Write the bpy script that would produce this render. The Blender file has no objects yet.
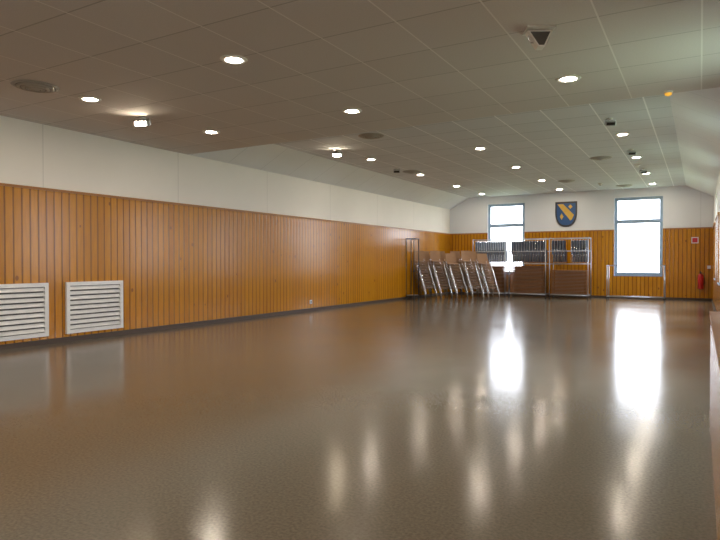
import bpy, bmesh, math, random
from mathutils import Vector, Matrix
random.seed(4)
scene = bpy.context.scene
COL = scene.collection

# ------------------------------------------------------------ materials
def newmat(name):
    m = bpy.data.materials.new(name); m.use_nodes = True
    nt = m.node_tree
    return m, nt, nt.nodes["Principled BSDF"]

def N(nt, t, **kw):
    n = nt.nodes.new(t)
    for k, v in kw.items(): setattr(n, k, v)
    return n

def math_n(nt, op, a, b=None, c=None):
    n = N(nt, 'ShaderNodeMath', operation=op)
    for i, v in enumerate((a, b, c)):
        if v is None: continue
        if isinstance(v, (int, float)): n.inputs[i].default_value = v
        else: nt.links.new(v, n.inputs[i])
    return n.outputs[0]

def mixc(nt, fac, a, b, mode='MIX'):
    n = N(nt, 'ShaderNodeMix', data_type='RGBA', blend_type=mode)
    for idx, v in ((0, fac), (6, a), (7, b)):
        if isinstance(v, (int, float)): n.inputs[idx].default_value = v
        elif isinstance(v, tuple): n.inputs[idx].default_value = (*v, 1)
        else: nt.links.new(v, n.inputs[idx])
    return n.outputs[2]

def simple(name, col, rough=0.5, metal=0.0, var=0.12, scale=8.0, coat=0.0):
    m, nt, p = newmat(name)
    tc = N(nt, 'ShaderNodeTexCoord'); no = N(nt, 'ShaderNodeTexNoise')
    no.inputs['Scale'].default_value = scale; no.inputs['Detail'].default_value = 3
    nt.links.new(tc.outputs['Object'], no.inputs['Vector'])
    dark = tuple(c * (1 - var) for c in col); light = tuple(min(1, c * (1 + var)) for c in col)
    nt.links.new(mixc(nt, no.outputs[0], dark, light), p.inputs['Base Color'])
    p.inputs['Roughness'].default_value = rough; p.inputs['Metallic'].default_value = metal
    p.inputs['Coat Weight'].default_value = coat
    return m

def emis(name, col, strength):
    m, nt, p = newmat(name)
    p.inputs['Base Color'].default_value = (*col, 1)
    p.inputs['Emission Color'].default_value = (*col, 1)
    p.inputs['Emission Strength'].default_value = strength
    return m

def wood_wall(name, axis, width=0.15):
    m, nt, p = newmat(name)
    tc = N(nt, 'ShaderNodeTexCoord'); sp = N(nt, 'ShaderNodeSeparateXYZ')
    nt.links.new(tc.outputs['Object'], sp.inputs[0])
    u = math_n(nt, 'DIVIDE', sp.outputs[axis], width)
    fr = math_n(nt, 'FRACT', u); fl = math_n(nt, 'FLOOR', u)
    wn = N(nt, 'ShaderNodeTexWhiteNoise', noise_dimensions='1D'); nt.links.new(fl, wn.inputs['W'])
    # grain
    cb = N(nt, 'ShaderNodeCombineXYZ')
    nt.links.new(math_n(nt, 'MULTIPLY', sp.outputs[axis], 14.0), cb.inputs[0])
    nt.links.new(math_n(nt, 'ADD', math_n(nt, 'MULTIPLY', sp.outputs[2], 1.2), math_n(nt, 'MULTIPLY', wn.outputs[0], 40.0)), cb.inputs[2])
    no = N(nt, 'ShaderNodeTexNoise'); no.inputs['Scale'].default_value = 2.0; no.inputs['Detail'].default_value = 4
    nt.links.new(cb.outputs[0], no.inputs['Vector'])
    c = mixc(nt, no.outputs[0], (0.40, 0.150, 0.004), (0.70, 0.315, 0.010))
    c = mixc(nt, math_n(nt, 'MULTIPLY', wn.outputs[0], 0.38), c, (0.32, 0.105, 0.004))
    # knots
    cb2 = N(nt, 'ShaderNodeCombineXYZ')
    nt.links.new(math_n(nt, 'MULTIPLY', sp.outputs[axis], 3.4), cb2.inputs[0])
    nt.links.new(math_n(nt, 'MULTIPLY', sp.outputs[2], 2.2), cb2.inputs[2])
    vo = N(nt, 'ShaderNodeTexVoronoi'); vo.inputs['Scale'].default_value = 1.0
    nt.links.new(cb2.outputs[0], vo.inputs['Vector'])
    kn = math_n(nt, 'LESS_THAN', vo.outputs['Distance'], 0.10)
    c = mixc(nt, math_n(nt, 'MULTIPLY', kn, 0.7), c, (0.16, 0.05, 0.01))
    # groove
    d = math_n(nt, 'ABSOLUTE', math_n(nt, 'SUBTRACT', fr, 0.5))
    g = N(nt, 'ShaderNodeMapRange'); nt.links.new(d, g.inputs[0])
    g.inputs[1].default_value = 0.36; g.inputs[2].default_value = 0.47
    c = mixc(nt, math_n(nt, 'MULTIPLY', g.outputs[0], 0.78), c, (0.10, 0.03, 0.003))
    nt.links.new(c, p.inputs['Base Color'])
    p.inputs['Roughness'].default_value = 0.22
    p.inputs['Specular IOR Level'].default_value = 0.38
    bp = N(nt, 'ShaderNodeBump'); bp.inputs['Strength'].default_value = 0.4; bp.inputs['Distance'].default_value = 0.01
    nt.links.new(math_n(nt, 'SUBTRACT', 1.0, g.outputs[0]), bp.inputs['Height'])
    nt.links.new(bp.outputs[0], p.inputs['Normal'])
    return m

def tile_mat(name, tx, ty, base, line, lw=0.012):
    m, nt, p = newmat(name)
    tc = N(nt, 'ShaderNodeTexCoord'); sp = N(nt, 'ShaderNodeSeparateXYZ')
    nt.links.new(tc.outputs['Object'], sp.inputs[0])
    def ln(o, t):
        fr = math_n(nt, 'FRACT', math_n(nt, 'DIVIDE', o, t))
        d = math_n(nt, 'ABSOLUTE', math_n(nt, 'SUBTRACT', fr, 0.5))
        return math_n(nt, 'GREATER_THAN', d, 0.5 - lw / t)
    no = N(nt, 'ShaderNodeTexNoise'); no.inputs['Scale'].default_value = 60; no.inputs['Detail'].default_value = 2
    nt.links.new(tc.outputs['Object'], no.inputs['Vector'])
    c = mixc(nt, no.outputs[0], tuple(b * .9 for b in base), tuple(min(1, b * 1.08) for b in base))
    fx = math_n(nt, 'FLOOR', math_n(nt, 'DIVIDE', sp.outputs[0], tx)); fy = math_n(nt, 'FLOOR', math_n(nt, 'DIVIDE', sp.outputs[1], ty))
    wn = N(nt, 'ShaderNodeTexWhiteNoise', noise_dimensions='1D')
    nt.links.new(math_n(nt, 'ADD', math_n(nt, 'MULTIPLY', fx, 17.3), fy), wn.inputs['W'])
    c = mixc(nt, math_n(nt, 'MULTIPLY', wn.outputs[0], 0.12), c, tuple(b * .6 for b in base))
    c = mixc(nt, math_n(nt, 'MULTIPLY', ln(sp.outputs[1], ty), 0.6), c, tuple(b * .45 for b in base))
    c = mixc(nt, ln(sp.outputs[0], tx), c, line)  # long grid bars coloured lighter to imitate the light they reflect
    nt.links.new(c, p.inputs['Base Color']); p.inputs['Roughness'].default_value = 0.85
    return m

def floor_mat():
    m, nt, p = newmat("polished_floor")
    tc = N(nt, 'ShaderNodeTexCoord')
    n1 = N(nt, 'ShaderNodeTexNoise'); n1.inputs['Scale'].default_value = 50; n1.inputs['Detail'].default_value = 4
    n2 = N(nt, 'ShaderNodeTexNoise'); n2.inputs['Scale'].default_value = 0.6; n2.inputs['Detail'].default_value = 4
    for n in (n1, n2): nt.links.new(tc.outputs['Object'], n.inputs['Vector'])
    c = mixc(nt, n1.outputs[0], (0.075, 0.060, 0.042), (0.275, 0.230, 0.165))
    c = mixc(nt, math_n(nt, 'MULTIPLY', n2.outputs[0], 0.4), c, (0.14, 0.118, 0.088))
    nt.links.new(c, p.inputs['Base Color'])
    mr = N(nt, 'ShaderNodeMapRange'); nt.links.new(n2.outputs[0], mr.inputs[0])
    mr.inputs[1].default_value = .3; mr.inputs[2].default_value = .7; mr.inputs[3].default_value = 0.15; mr.inputs[4].default_value = 0.21
    nt.links.new(mr.outputs[0], p.inputs['Roughness'])
    n3 = N(nt, 'ShaderNodeTexNoise'); n3.inputs['Scale'].default_value = 2.0; n3.inputs['Detail'].default_value = 1
    nt.links.new(tc.outputs['Object'], n3.inputs['Vector'])
    bp = N(nt, 'ShaderNodeBump'); bp.inputs['Strength'].default_value = 0.05; bp.inputs['Distance'].default_value = 0.02
    nt.links.new(n3.outputs[0], bp.inputs['Height']); nt.links.new(bp.outputs[0], p.inputs['Normal'])
    p.inputs['IOR'].default_value = 1.52
    return m

def seam_mat(name, base, axis, w):
    m, nt, p = newmat(name)
    tc = N(nt, 'ShaderNodeTexCoord'); sp = N(nt, 'ShaderNodeSeparateXYZ')
    nt.links.new(tc.outputs['Object'], sp.inputs[0])
    fr = math_n(nt, 'FRACT', math_n(nt, 'DIVIDE', sp.outputs[axis], w))
    d = math_n(nt, 'LESS_THAN', fr, 0.02 / w)
    no = N(nt, 'ShaderNodeTexNoise'); no.inputs['Scale'].default_value = 1.2
    nt.links.new(tc.outputs['Object'], no.inputs['Vector'])
    c = mixc(nt, no.outputs[0], tuple(b * .93 for b in base), base)
    c = mixc(nt, math_n(nt, 'MULTIPLY', d, 0.35), c, tuple(b * .5 for b in base))
    nt.links.new(c, p.inputs['Base Color']); p.inputs['Roughness'].default_value = 0.6
    return m

def glass_mat():
    m = bpy.data.materials.new("window_glass"); m.use_nodes = True
    nt = m.node_tree; nt.nodes.clear()
    o = N(nt, 'ShaderNodeOutputMaterial'); mx = N(nt, 'ShaderNodeMixShader')
    t = N(nt, 'ShaderNodeBsdfTransparent'); g = N(nt, 'ShaderNodeBsdfGlossy'); g.inputs['Roughness'].default_value = 0.02
    mx.inputs[0].default_value = 0.05
    nt.links.new(t.outputs[0], mx.inputs[1]); nt.links.new(g.outputs[0], mx.inputs[2]); nt.links.new(mx.outputs[0], o.inputs[0])
    return m

M_wood_y = wood_wall("varnished_pine_side", 1)
M_wood_x = wood_wall("varnished_pine_end", 0)
M_cap = simple("pine_cap", (0.36, 0.14, 0.015), 0.4)
M_base = simple("dark_skirting", (0.07, 0.045, 0.03), 0.5)
M_floor = floor_mat()
M_white_y = seam_mat("white_wall_side", (0.90, 0.87, 0.81), 1, 3.2)
M_white_x = seam_mat("white_wall_end", (0.80, 0.82, 0.86), 0, 40)
M_slope = seam_mat("white_slope", (0.85, 0.86, 0.88), 1, 1.25)
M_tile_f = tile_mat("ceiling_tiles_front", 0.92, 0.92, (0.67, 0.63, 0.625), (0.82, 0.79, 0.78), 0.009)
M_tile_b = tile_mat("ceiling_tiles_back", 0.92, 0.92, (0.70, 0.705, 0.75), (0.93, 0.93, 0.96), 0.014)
M_frame = simple("window_frame_paint", (0.30, 0.42, 0.58), 0.4)
M_glass = glass_mat()
M_vent = simple("white_vent_metal", (0.82, 0.82, 0.80), 0.4)
M_ventdark = simple("vent_void", (0.10, 0.095, 0.09), 0.8)
M_chrome = simple("chrome", (0.92, 0.93, 0.95), 0.22, 1.0, 0.03)
M_steel = simple("galvanised_steel", (0.50, 0.52, 0.56), 0.35, 0.9)
M_black = simple("black_metal", (0.02, 0.02, 0.022), 0.4)
M_rubber = simple("rubber", (0.03, 0.03, 0.03), 0.7)
M_seat = simple("chair_plywood", (0.33, 0.18, 0.085), 0.5)
M_blue = simple("blue_plastic", (0.012, 0.035, 0.09), 0.45)
M_table = simple("table_laminate", (0.42, 0.22, 0.10), 0.45)
M_tedge = simple("table_edge", (0.22, 0.095, 0.035), 0.5)
M_red = simple("red_paint", (0.55, 0.02, 0.02), 0.3)
M_plast = simple("white_plastic", (0.80, 0.80, 0.78), 0.45)
M_diff = simple("diffuser_metal", (0.40, 0.37, 0.34), 0.45)
M_gold = simple("gold_paint", (0.62, 0.38, 0.06), 0.45)
M_shblue = simple("shield_blue", (0.03, 0.09, 0.24), 0.45)
M_shdark = simple("shield_border", (0.05, 0.045, 0.05), 0.5)
M_lens = emis("lamp_lens_glow", (1.0, 0.87, 0.70), 115)
M_lens2 = emis("halogen_glow", (1.0, 0.84, 0.60), 60)
M_amber = emis("amber_glow", (1.0, 0.50, 0.06), 0.35)
M_ground = simple("grass_ground", (0.22, 0.28, 0.16), 0.9, scale=0.5)

# ------------------------------------------------------------ geometry helper
class MB:
    def __init__(s): s.v = []; s.f = []
    def box(s, a, b):
        (x0, y0, z0), (x1, y1, z1) = a, b; i = len(s.v)
        s.v += [(x0,y0,z0),(x1,y0,z0),(x1,y1,z0),(x0,y1,z0),(x0,y0,z1),(x1,y0,z1),(x1,y1,z1),(x0,y1,z1)]
        s.f += [[i+j for j in q] for q in ((0,3,2,1),(4,5,6,7),(0,1,5,4),(1,2,6,5),(2,3,7,6),(3,0,4,7))]
        return s
    def obox(s, c, size, rot):
        i = len(s.v); sx, sy, sz = (k / 2 for k in size); c = Vector(c)
        for p in ((-sx,-sy,-sz),(sx,-sy,-sz),(sx,sy,-sz),(-sx,sy,-sz),(-sx,-sy,sz),(sx,-sy,sz),(sx,sy,sz),(-sx,sy,sz)):
            s.v.append(tuple(c + rot @ Vector(p)))
        s.f += [[i+j for j in q] for q in ((0,3,2,1),(4,5,6,7),(0,1,5,4),(1,2,6,5),(2,3,7,6),(3,0,4,7))]
        return s
    def tube(s, pts, r, n=8):
        pts = [Vector(p) for p in pts]; i0 = len(s.v)
        for k, p in enumerate(pts):
            d = (pts[min(k+1, len(pts)-1)] - pts[max(k-1, 0)]).normalized()
            a = d.orthogonal().normalized() if k == 0 else (a - d * a.dot(d)).normalized()
            b = d.cross(a)
            for j in range(n):
                t = 2 * math.pi * j / n
                s.v.append(tuple(p + (a * math.cos(t) + b * math.sin(t)) * r))
        for k in range(len(pts) - 1):
            for j in range(n):
                q = i0 + k * n
                s.f.append([q + j, q + (j+1) % n, q + n + (j+1) % n, q + n + j])
        s.f.append([i0 + j for j in range(n)][::-1])
        e = i0 + (len(pts)-1) * n; s.f.append([e + j for j in range(n)])
        return s
    def lathe(s, prof, c=(0,0,0), n=32, closed=False):
        i0 = len(s.v); c = Vector(c)
        for r, z in prof:
            for j in range(n):
                t = 2 * math.pi * j / n
                s.v.append((c.x + r * math.cos(t), c.y + r * math.sin(t), c.z + z))
        m = len(prof)
        for k in range(m if closed else m - 1):
            for j in range(n):
                a = i0 + k * n; b = i0 + ((k+1) % m) * n
                s.f.append([a + j, a + (j+1) % n, b + (j+1) % n, b + j])
        if not closed:
            s.f.append([i0 + j for j in range(n)][::-1]); s.f.append([i0 + (m-1)*n + j for j in range(n)])
        return s
    def prism(s, poly, y0, y1):
        i = len(s.v); n = len(poly)
        s.v += [(x, y0, z) for x, z in poly] + [(x, y1, z) for x, z in poly]
        s.f.append([i + j for j in range(n)]); s.f.append([i + n + j for j in range(n)][::-1])
        for j in range(n): s.f.append([i + j, i + n + j, i + n + (j+1) % n, i + (j+1) % n])
        return s
    def obj(s, name, mat, parent=None, smooth=False, bevel=0, loc=(0,0,0), **props):
        me = bpy.data.meshes.new(name); me.from_pydata(s.v, [], s.f); me.update()
        bm = bmesh.new(); bm.from_mesh(me)
        bmesh.ops.recalc_face_normals(bm, faces=bm.faces)
        if bevel:
            bmesh.ops.bevel(bm, geom=list(bm.edges), offset=bevel, segments=2, profile=0.5, affect='EDGES')
        bm.to_mesh(me); bm.free()
        if smooth:
            for p in me.polygons: p.use_smooth = len(p.vertices) <= 4
        me.materials.append(mat)
        o = bpy.data.objects.new(name, me); o.location = loc; COL.objects.link(o)
        if parent: o.parent = parent
        for k, v in props.items(): o[k] = v
        return o

def empty(name, loc=(0,0,0), rotz=0, **props):
    o = bpy.data.objects.new(name, None); o.location = loc; o.rotation_euler = (0, 0, rotz)
    o.empty_display_size = 0.1; COL.objects.link(o)
    for k, v in props.items(): o[k] = v
    return o

def dup(root, loc, rotz=None, **props):
    r = root.copy(); r.location = loc
    if rotz is not None: r.rotation_euler = (0, 0, rotz)
    COL.objects.link(r)
    for k, v in props.items(): r[k] = v
    for c in root.children:
        k = c.copy(); k.parent = r; COL.objects.link(k)
        for g in c.children:
            h = g.copy(); h.parent = k; COL.objects.link(h)
    return r

# ------------------------------------------------------------ room
LX, RX, Y0, YB, YC = -10.35, 0.45, -2.5, 26.5, 9.9
HF, HB, WZ, SW = 4.0, 4.5, 2.8, 0.95
def struct(o, label, cat): o["kind"] = "structure"; o["label"] = label; o["category"] = cat; return o

def cells(u0, u1, z0, z1, holes):
    us = sorted({u0, u1, *[h[0] for h in holes], *[h[1] for h in holes]})
    zs = sorted({z0, z1, *[min(max(h[2], z0), z1) for h in holes], *[min(max(h[3], z0), z1) for h in holes]})
    for a, b in zip(us, us[1:]):
        for c, d in zip(zs, zs[1:]):
            mu, mz = (a+b)/2, (c+d)/2
            if not any(h[0] < mu < h[1] and h[2] < mz < h[3] for h in holes):
                yield a, b, c, d

back_holes = [(-8.5, -6.8, 0.95, 4.15), (-3.1, -1.3, 0.95, 4.15)]
side_holes = [(-1.9, -.2, 1.2, 3.8), (7.2, 9.0, 1.2, 3.8), (12.2, 14.0, 0.95, 3.8), (16.8, 18.6, 0.95, 3.8), (21.6, 23.4, 0.95, 3.8)]  # first two are unseen windows, added to brighten the front of the hall

struct(MB().box((LX-.3, Y0-.3, -.2), (RX+.3, YB+.3, 0)).obj("floor", M_floor), "glossy speckled brown-grey polished hall floor", "floor")
struct(MB().box((LX-.25, Y0-.25, 0), (LX, YB+.25, 4.9)).obj("wall_left", M_white_y), "long wall with white upper panels", "wall")
mb = MB()
for a, b, c, d in cells(LX, RX, 0, 4.9, back_holes): mb.box((a, YB, c), (b, YB+.25, d))
struct(mb.obj("wall_back", M_white_x), "white end wall with two tall windows", "wall")
mb = MB()
for a, b, c, d in cells(Y0-.25, YB+.25, 0, 4.9, side_holes): mb.box((RX, a, c), (RX+.25, b, d))
struct(mb.obj("wall_right", M_white_y), "white side wall with daylight windows", "wall")
struct(MB().box((LX, Y0-.25, 0), (RX, Y0, 4.9)).obj("wall_front", M_white_x), "plain white end wall", "wall")
# ceilings
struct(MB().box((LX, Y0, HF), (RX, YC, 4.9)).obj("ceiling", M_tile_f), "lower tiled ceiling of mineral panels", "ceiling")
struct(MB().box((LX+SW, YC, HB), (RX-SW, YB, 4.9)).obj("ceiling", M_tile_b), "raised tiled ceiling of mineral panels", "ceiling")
struct(MB().prism([(LX, HF), (LX+SW, HB), (LX+SW, 4.9), (LX, 4.9)], YC, YB).obj("ceiling", M_slope), "white sloping ceiling panels beside the long wall", "ceiling")
struct(MB().prism([(RX, HF), (RX, 4.9), (RX-SW, 4.9), (RX-SW, HB)], YC, YB).obj("ceiling", M_slope), "white sloping ceiling panels over the window wall", "ceiling")

# wainscot
struct(MB().box((LX, Y0, 0), (LX+.03, YB, WZ)).obj("trim_1", M_wood_y), "varnished pine board wainscot on the long wall", "wainscot")
mb = MB()
for a, b, c, d in cells(LX+.03, RX-.03, 0, WZ, back_holes): mb.box((a, YB-.03, c), (b, YB, d))
struct(mb.obj("trim_2", M_wood_x), "varnished pine board wainscot around the end windows", "wainscot")
mb = MB()
for a, b, c, d in cells(Y0, YB, 0, WZ, side_holes): mb.box((RX-.03, a, c), (RX, b, d))
struct(mb.obj("trim_3", M_wood_y), "varnished pine board wainscot on the window wall", "wainscot")
struct(MB().box((LX, Y0, WZ), (LX+.05, YB, WZ+.045)).obj("trim_4", M_cap), "pine cap rail above the long wainscot", "trim")
mb = MB()
for a, b, c, d in cells(LX+.05, RX-.05, WZ, WZ+.045, back_holes): mb.box((a, YB-.05, c), (b, YB, d))
struct(mb.obj("trim_5", M_cap), "pine cap rail on the end wall", "trim")
mb = MB()
for a, b, c, d in cells(Y0, YB, WZ, WZ+.045, side_holes): mb.box((RX-.05, a, c), (RX, b, d))
struct(mb.obj("trim_6", M_cap), "pine cap rail on the window wall", "trim")
struct(MB().box((LX+.03, Y0, 0), (LX+.05, YB-.05, .09)).obj("baseboard_left", M_base), "dark skirting under the pine boards", "baseboard")
struct(MB().box((LX+.03, YB-.05, 0), (RX-.03, YB-.03, .09)).obj("baseboard_back", M_base), "dark skirting along the end wall", "baseboard")
struct(MB().box((RX-.05, Y0, 0), (RX-.03, YB-.05, .09)).obj("baseboard_right", M_base), "dark skirting under the window wall boards", "baseboard")

# windows
def window(i, a, b, z0, z1, axis):
    root = empty("window_%d" % i, ((a+b)/2, YB+.12, z0) if axis == 'x' else (RX+.12, (a+b)/2, z0), 0 if axis == 'x' else -math.pi/2)
    struct(root, "tall window with pale blue frame and bright daylight", "window")
    w = (b-a)/2; h = z1-z0; t = .08; tr = h*0.68
    mb = MB()
    mb.box((-w,-.04,0),(w,.04,t)).box((-w,-.04,h-t),(w,.04,h)).box((-w,-.04,t),(-w+t,.04,h-t)).box((w-t,-.04,t),(w,.04,h-t))
    mb.box((-w+t,-.05,tr),(w-t,.05,tr+.08))
    mb.obj("frame", M_frame, root)
    s = .04
    mb = MB()
    for za, zb in ((t, tr), (tr+.08, h-t)):
        mb.box((-w+t,-.03,za),(w-t,.03,za+s)).box((-w+t,-.03,zb-s),(w-t,.03,zb)).box((-w+t,-.03,za+s),(-w+t+s,.03,zb-s)).box((w-t-s,-.03,za+s),(w-t,.03,zb-s))
    mb.obj("sash", M_frame, root)
    mb = MB(); mb.box((-w+t+s,-.004,t+s),(w-t-s,.004,tr-s)).box((-w+t+s,-.004,tr+.08+s),(w-t-s,.004,h-t-s))
    mb.obj("glass_pane", M_glass, root)
    MB().box((-w,-.17,-.03),(w,-.04,0)).obj("sill", M_frame, root)
    L = bpy.data.lights.new("daylight_portal", 'AREA'); L.shape = 'RECTANGLE'; L.size = 2*w; L.size_y = h
    L.cycles.is_portal = True
    lo = bpy.data.objects.new("daylight_portal", L); lo.location = (0, .06, h/2); lo.rotation_euler = (-math.pi/2, 0, 0)
    lo.parent = root; COL.objects.link(lo)
n = 1
for h in back_holes: window(n, *h, 'x'); n += 1
for h in side_holes: window(n, *h, 'y'); n += 1
struct(MB().box((-60, -40, -.35), (60, 90, -.25)).obj("ground", M_ground), "grassy ground outside the hall", "ground")

# ------------------------------------------------------------ louvre vents
def vent(y0, y1):
    w, h = y1-y0, .97
    r = empty("wall_vent", (LX+.03, y0, .15), 0, label="white metal louvred air grille set in pine boards", category="air vent", group="louvred wall grilles")
    f = .07
    mb = MB().box((0,0,0),(.05,w,f)).box((0,0,h-f),(.05,w,h)).box((0,0,f),(.05,f,h-f)).box((0,w-f,f),(.05,w,h-f))
    mb.obj("frame", M_vent, r)
    MB().box((0.001,f,f),(.006,w-f,h-f)).obj("duct_opening", M_ventdark, r)
    mb = MB(); k = 9
    for i in range(k):
        z = f + (h-2*f)*(i+.5)/k
        mb.obox((.026, w/2, z), (.008, w-2*f, .074), Matrix.Rotation(math.radians(-35), 3, 'Y'))
    mb.obj("louvres", M_vent, r)
vent(5.15, 6.45); vent(6.80, 8.05)

# ------------------------------------------------------------ ceiling fixtures
dl = empty("recessed_downlight", (-8.12, 5.78, HF), label="lit round recessed downlight in the tiled ceiling", category="light", group="recessed downlights")
MB().lathe([(.10,-.012),(.155,-.012),(.165,0),(.10,0)], closed=True).obj("trim_ring", M_plast, dl, True)
MB().lathe([(.10,-.002),(.10,-.010),(.04,-.016)]).obj("lamp_lens", M_lens, dl, True)
dup(dl, (-5.0, 5.55, HF)); dup(dl, (-1.6, 5.2, HF))
for x in (-8.15, -5.0, -1.57): dup(dl, (x, 8.4, HF))
for y in (2.6, -.3):
    for x in (-8.2, -5.0, -1.6): dup(dl, (x, y, HF))
for y in (15.1, 18.6, 22.1, 25.2):
    for x in (-8.35, -5.05, -1.6): dup(dl, (x, y, HB))

sp = empty("ceiling_spotlight", (-8.35, 6.95, HF), 0.4, label="lit halogen spotlight hanging just under the ceiling", category="light", group="halogen spotlights")
MB().lathe([(.06,0),(.06,-.02),(.015,-.025),(.015,-.07)], n=20).obj("ceiling_mount", M_plast, sp, True)
R = Matrix.Rotation(math.radians(25), 3, 'X')
MB().obox((0,0,-.10),(.26,.14,.11),R).obj("lamp_housing", M_steel, sp, bevel=.015)
MB().obox(tuple(Vector((0,0,-.10)) + R @ Vector((0,-.073,0))),(.20,.006,.07),R).obj("lamp_lens", M_lens2, sp)
dup(sp, (-8.5, 13.5, HB))
so = empty("ceiling_spotlight", (-1.65, 13.3, HB), 0.4, label="unlit spotlight hanging just under the ceiling", category="light", group="halogen spotlights")
MB().lathe([(.06,0),(.06,-.02),(.015,-.025),(.015,-.07)], n=20).obj("ceiling_mount", M_plast, so, True)
MB().obox((0,0,-.10),(.22,.13,.10),R).obj("lamp_housing", M_steel, so, bevel=.015)
MB().obox(tuple(Vector((0,0,-.10)) + R @ Vector((0,-.068,0))),(.17,.006,.06),R).obj("lamp_lens", M_black, so)
dup(so, (-8.4, 16.9, HB)); dup(so, (-1.6, 17.2, HB)); dup(so, (-1.6, 21.0, HB))

df = empty("ceiling_diffuser", (-8.2, 4.98, HF), label="round metal air diffuser with concentric rings", category="air vent", group="round air diffusers")
mb = MB()
for i, (r, z) in enumerate(((.31,-.004),(.25,-.020),(.19,-.032),(.13,-.042))):
    mb.lathe([(r-.045, z-.018),(r, z),(r-.01, z+.004-0.0),(r-.055, z-.012)], closed=True)
mb.obj("ring_vanes", M_diff, df, True)
MB().lathe([(.30,0),(.30,-.006),(.01,-.006)]).obj("duct_opening", M_ventdark, df, True)
MB().lathe([(.05,-.004),(.08,-.05),(.01,-.06)]).obj("centre_cone", M_diff, df, True)
for x, y, z in ((-6.8,12.3,HB),(-2.5,18.2,HB),(-4.3,22.7,HB),(-8.3,17.8,HB),(-2.6,25.2,HB)): dup(df, (x, y, z))

fl = empty("emergency_floodlight", (-1.52, 6.48, HF), 0.5, label="angular emergency lamp hanging from the tiled ceiling", category="light")
MB().box((-.15,-.12,-.02),(.15,.12,0)).obj("mounting_plate", M_plast, fl)
MB().tube([(-.09,0,-.02),(-.11,0,-.09),(-.09,0,-.14),(.09,0,-.14),(.11,0,-.09),(.09,0,-.02)],.010).obj("bracket", M_steel, fl)
mb = MB(); mb.prism([(-.13,-.03),(.13,-.03),(.05,-.20),(-.02,-.20)], -.06, .06); mb.obj("lamp_housing", M_plast, fl)
MB().prism([(-.105,-.045),(.105,-.045),(.04,-.185),(-.012,-.185)], -.066, -.06).obj("lamp_lens", M_ventdark, fl)
ps = empty("ceiling_sensor", (-.42, 9.75, HF), label="small amber ceiling sensor at the edge of the lower ceiling", category="sensor")
MB().lathe([(.06,0),(.06,-.02),(.05,-.03)], n=20).obj("base", M_plast, ps, True)
MB().lathe([(.05,-.03),(.045,-.055),(.02,-.07)], n=20).obj("dome", M_amber, ps, True)
for x, y in ((-1.7, 20.0), (-3.3, 24.0)):
    s = empty("smoke_detector", (x, y, HB), label="white round smoke detector on the ceiling", category="smoke detector", group="smoke detectors")
    MB().lathe([(.09,0),(.09,-.03),(.06,-.055)], n=20).obj("base", M_plast, s, True)
    MB().lathe([(.05,-.055),(.045,-.09),(.02,-.10)], n=20).obj("sensor_dome", M_plast, s, True)

# ------------------------------------------------------------ chairs
def make_chair():
    r = empty("stacking_chair", label="stacking chair with brown plywood seat and chrome legs", category="chair", group="stacked chairs")
    mb = MB()
    for s in (-1, 1):
        mb.tube([(s*.25,-.27,0),(s*.22,-.21,.40),(s*.20,-.17,.435),(s*.195,.16,.43)], .014, 6)
        mb.tube([(s*.25,.28,0),(s*.20,.19,.43),(s*.195,.20,.55),(s*.185,.25,.80)], .012, 6)
    mb.tube([(-.2,.16,.425),(.2,.16,.425)], .010, 6).tube([(-.205,-.16,.42),(.205,-.16,.42)], .010, 6)
    mb.obj("frame", M_chrome, r, True)
    m = MB(); n = 7
    pr = []
    for i in range(n):
        y = -.22 + .41*i/(n-1); z = .447 - .012*math.sin(math.pi*i/(n-1)) - (.015 if i == 0 else 0)
        pr.append((y, z))
    for y, z in pr:
        m.v += [(-.20,y,z),(.20,y,z),(.20,y,z+.022),(-.20,y,z+.022)]
    for k in range(n-1):
        a = k*4
        for j in range(4): m.f.append([a+j, a+(j+1)%4, a+4+(j+1)%4, a+4+j])
    m.f.append([0,1,2,3]); m.f.append([(n-1)*4+j for j in (3,2,1,0)])
    m.obj("seat", M_seat, r)
    m = MB()
    for k in range(n):
        x = -.22 + .44*k/(n-1); b = .03*(1-(2*k/(n-1)-1)**2)
        y0, y1 = .185+b-.02, .245+b-.02
        m.v += [(x,y0,.56),(x,y0+.016,.56),(x,y1+.016,.88),(x,y1,.88)]
    for k in range(n-1):
        a = k*4
        for j in range(4): m.f.append([a+j, a+(j+1)%4, a+4+(j+1)%4, a+4+j])
    m.f.append([0,1,2,3]); m.f.append([(n-1)*4+j for j in (3,2,1,0)])
    m.obj("backrest", M_seat, r)
    return r
chair = make_chair(); first = True
stacks = [(-9.68,22.45,11,.8),(-9.12,22.75,11,.75),(-8.55,23.0,10,.82),(-7.98,23.3,11,.75),
          (-9.85,23.35,11,.8),(-9.28,23.65,11,.75),(-8.68,23.95,11,.8),(-8.05,24.2,11,.75),(-7.45,23.7,10,.8)]
for sx, sy, cnt, rz in stacks:
    for k in range(cnt):
        off = -.034*k
        loc = (sx - math.sin(rz)*off*-1 + random.uniform(-.006,.006), sy + math.cos(rz)*off, .108*k)
        if first: chair.location = loc; chair.rotation_euler = (0,0,rz); first = False
        else: dup(chair, loc, rz)

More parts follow.
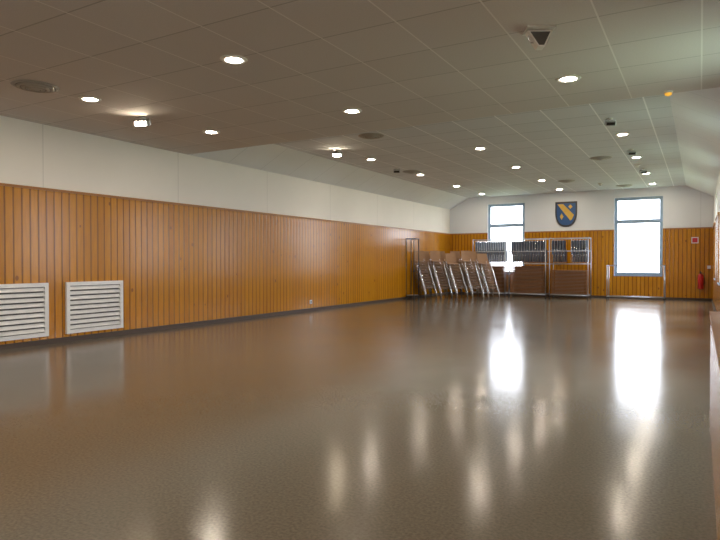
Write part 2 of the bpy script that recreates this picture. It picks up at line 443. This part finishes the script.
# ------------------------------------------------------------ storage trolleys
def trolley(name, x0, x1, y0, y1, top, shelf, label, mat=M_steel, rails=(), t=.018):
    w, d = x1-x0, y1-y0
    r = empty(name, (x0, y0, 0), label=label, category="trolley")
    mb = MB()
    for x in (t, w-t):
        for y in (t, d-t): mb.tube([(x,y,.12),(x,y,top-t)], t)
        mb.tube([(x,t,top-t),(x,d-t,top-t)], t); mb.tube([(x,t,.14),(x,d-t,.14)], t)
    for z in (.14,) + tuple(rails):
        for y in (t, d-t): mb.tube([(t,y,z),(w-t,y,z)], t*.8)
    mb.obj("frame", mat, r, True)
    if shelf: MB().box((t,t,.155),(w-t,d-t,.175)).obj("deck", M_steel, r)
    for x in (t, w-t):
        for y in (t, d-t):
            c = MB().tube([(x-.015,y,.055),(x+.015,y,.055)], .055, 16)
            c.box((x-.022,y-.012,.055),(x-.014,y+.012,.125)).box((x+.014,y-.012,.055),(x+.022,y+.012,.125))
            c.obj("castor", M_rubber, r)
    return r

def make_folded_chair():
    r = empty("folded_chair", label="folded chair with dark blue seat standing on trolley", category="chair", group="folded chairs on trolleys")
    mb = MB()
    for y in (-.235, .22):
        mb.tube([(-.02,y,.02),(-.02,y,.95)], .010, 6).tube([(.025,y*.9,.0),(.025,y*.9,.62)], .009, 6)
    mb.tube([(-.02,-.235,.95),(-.02,.22,.95)], .010, 6).tube([(.025,-.21,.02),(.025,.2,.02)], .009, 6)
    mb.obj("frame", M_chrome, r, True)
    MB().box((-.012,-.24,.36),(.018,.19,.93)).obj("backrest", M_blue, r, bevel=.005)
    MB().box((.036,-.22,.05),(.066,.17,.56)).obj("seat", M_blue, r, bevel=.005)
    return r
def make_table(w):
    r = empty("folded_table", label="folded table with brown laminate top lying in a stack", category="table", group="folded tables on trolleys")
    MB().box((0,0,0),(w,.62,.036)).obj("tabletop", M_table, r)
    MB().box((-.006,-.006,.001),(w+.006,0,.035)).box((-.006,.62,.001),(w+.006,.626,.035)).box((-.006,0,.001),(0,.62,.035)).box((w,0,.001),(w+.006,.62,.035)).obj("edge_band", M_tedge, r)
    mb = MB()
    for x in (.15, w-.15): mb.tube([(x,.05,-.010),(x,.57,-.010)], .009, 6)
    for y in (.06, .56): mb.tube([(.15,y,-.010),(w-.15,y,-.010)], .008, 6)
    mb.obj("folded_legs", M_steel, r)
    return r
fc = make_folded_chair(); fcu = False
def put_fc(loc, rz=0):
    global fcu
    if not fcu: fc.location = loc; fcu = True
    else: dup(fc, loc, rz)
specs = [(-8.72,-7.25,20,"steel trolley loaded with blue folded chairs and brown tables"),
         (-7.12,-5.55,20,"steel trolley loaded with dark folded chairs beside the window"),
         (-5.42,-3.88,17,"tall steel trolley with folded chairs above stacked tables")]
for i, (a, b, tb, lab) in enumerate(specs):
    y0 = 25.05
    tr = trolley("storage_trolley", a, b, y0, y0+.76, 2.5, True, lab, rails=(1.42, 1.95, 2.47))
    mb = MB()
    for y in (.2, .38, .56): mb.box((.018, y-.02, 1.42), (b-a-.018, y+.02, 1.438))
    for x in (.02, (b-a)/2, b-a-.05): mb.box((x, .018, 1.41), (x+.03, .742, 1.421))
    mb.obj("upper_deck", M_steel, tr)
    w = b-a-.16
    t = make_table(w)
    for k in range(tb):
        loc = (a+.08, y0+.07, .195 + k*.058)
        if k == 0: t.location = loc
        else: dup(t, loc)
    m = 13
    for k in range(m):
        if i == 2 and k in (5, 6): continue
        put_fc((a+.10 + (b-a-.22)*k/(m-1), y0+.38, 1.45))
trolley("empty_trolley", -3.2, -1.15, 25.0, 25.6, 1.38, False, "empty low steel trolley frame under the window", rails=(1.36,))
trolley("black_trolley", -10.22, -9.84, 21.35, 21.85, 2.45, True, "tall narrow black metal frame beside stacked chairs", mat=M_black, rails=(2.43,), t=.020)

# ------------------------------------------------------------ shield
sh = empty("wall_shield", (-5.02, YB-.002, 3.58), label="painted heraldic shield in blue and gold on white wall", category="shield")
def shield(s, n=10):
    p = [(-.45*s,.52*s),(.45*s,.52*s)]
    for i in range(n+1):
        t = i/n; p.append((.45*s*math.cos(t*math.pi/2)**.8 if i < n else 0, (.05 - .62*math.sin(t*math.pi/2))*s))
    for i in range(n-1, -1, -1):
        t = i/n; p.append((-.45*s*math.cos(t*math.pi/2)**.8, (.05 - .62*math.sin(t*math.pi/2))*s))
    return p[::-1]
MB().prism(shield(1.0), -.04, 0).obj("border", M_shdark, sh)
MB().prism(shield(.86), -.055, -.04).obj("field", M_shblue, sh)
MB().prism([(-.36,.42),(-.12,.42),(.33,-.06),(.24,-.26),(.18,-.30)], -.062, -.055).obj("diagonal_band", M_gold, sh)
for pl in ([(-.25,-.12),(-.18,.02),(-.1,-.12),(-.18,-.26)], [(.1,.30),(.18,.39),(.27,.30),(.18,.2)]):
    MB().prism(pl, -.062, -.055).obj("charge", M_gold, sh)

# ------------------------------------------------------------ fire extinguisher, sign, socket, switch
fe = empty("fire_extinguisher", (.02, YB-.15, .45), label="red fire extinguisher hung on the pine end wall", category="fire extinguisher")
MB().lathe([(.085,0),(.10,.02),(.10,.48),(.08,.55),(.03,.60)], n=24).obj("cylinder", M_red, fe, True)
MB().lathe([(.025,.60),(.025,.65),(.015,.66)], n=16).obox((0,-.05,.665),(.03,.16,.015),Matrix.Rotation(.2,3,'X')).obj("valve_handle", M_black, fe)
MB().tube([(.03,0,.63),(.11,0,.61),(.13,0,.45),(.12,0,.15)], .012).obj("hose", M_black, fe, True)
MB().box((-.09,.08,.25),(.09,.1205,.33)).obj("bracket", M_steel, fe)
sg = empty("safety_sign", (-.18, YB-.034, 2.35), label="small red and white safety sign on pine boards", category="sign")
MB().box((-.12,-.006,-.12),(.12,.004,.12)).obj("plate", M_plast, sg)
MB().box((-.09,-.009,-.09),(.09,-.006,.09)).obj("red_symbol", M_red, sg)
so_ = empty("wall_socket", (LX+.03, 14.85, .28), label="white power socket low on the pine boards", category="socket")
MB().box((0,-.06,-.06),(.02,.06,.06)).obj("cover_plate", M_plast, so_, bevel=.004)
MB().tube([(.015,0,0),(.022,0,0)], .03, 16).obj("socket_recess", M_ventdark, so_)
sw = empty("light_switch", (.30, YB-.034, 1.3), label="white light switch on the pine end wall", category="switch")
MB().box((-.06,-.015,-.06),(.06,.004,.06)).obj("cover_plate", M_plast, sw, bevel=.003)
MB().box((-.03,-.022,-.04),(.03,-.015,.04)).obj("rocker", M_plast, sw)

rc = empty("radiator_cover", (.09, 3.0, 0), label="low pine-clad radiator casing against the window wall", category="radiator cover")
MB().box((0,0,0),(.31,3.5,1.0)).obj("casing", M_wood_y, rc)
MB().box((-.01,0,1.0),(.31,3.52,1.03)).obj("top_board", M_cap, rc)

# ------------------------------------------------------------ world
w = bpy.data.worlds.new("World"); scene.world = w; w.use_nodes = True
bg = w.node_tree.nodes["Background"]; bg.inputs[0].default_value = (0.88, 0.92, 1.0, 1); bg.inputs[1].default_value = 6.5

# ------------------------------------------------------------ camera
cam = bpy.data.cameras.new("Camera"); co = bpy.data.objects.new("Camera", cam); COL.objects.link(co)
cam.sensor_width = 36; cam.lens = 29.45; cam.clip_start = 0.02
yaw, pitch, roll = math.radians(30), math.radians(-.78), math.radians(0.0)
Mx = Matrix.Rotation(yaw, 4, 'Z') @ Matrix.Rotation(math.pi/2 + pitch, 4, 'X') @ Matrix.Rotation(roll, 4, 'Z')
co.matrix_world = Matrix.Translation((0, 0, 1.5)) @ Mx
scene.camera = co
scene.view_settings.view_transform = 'Standard'
scene.view_settings.exposure = 0.88
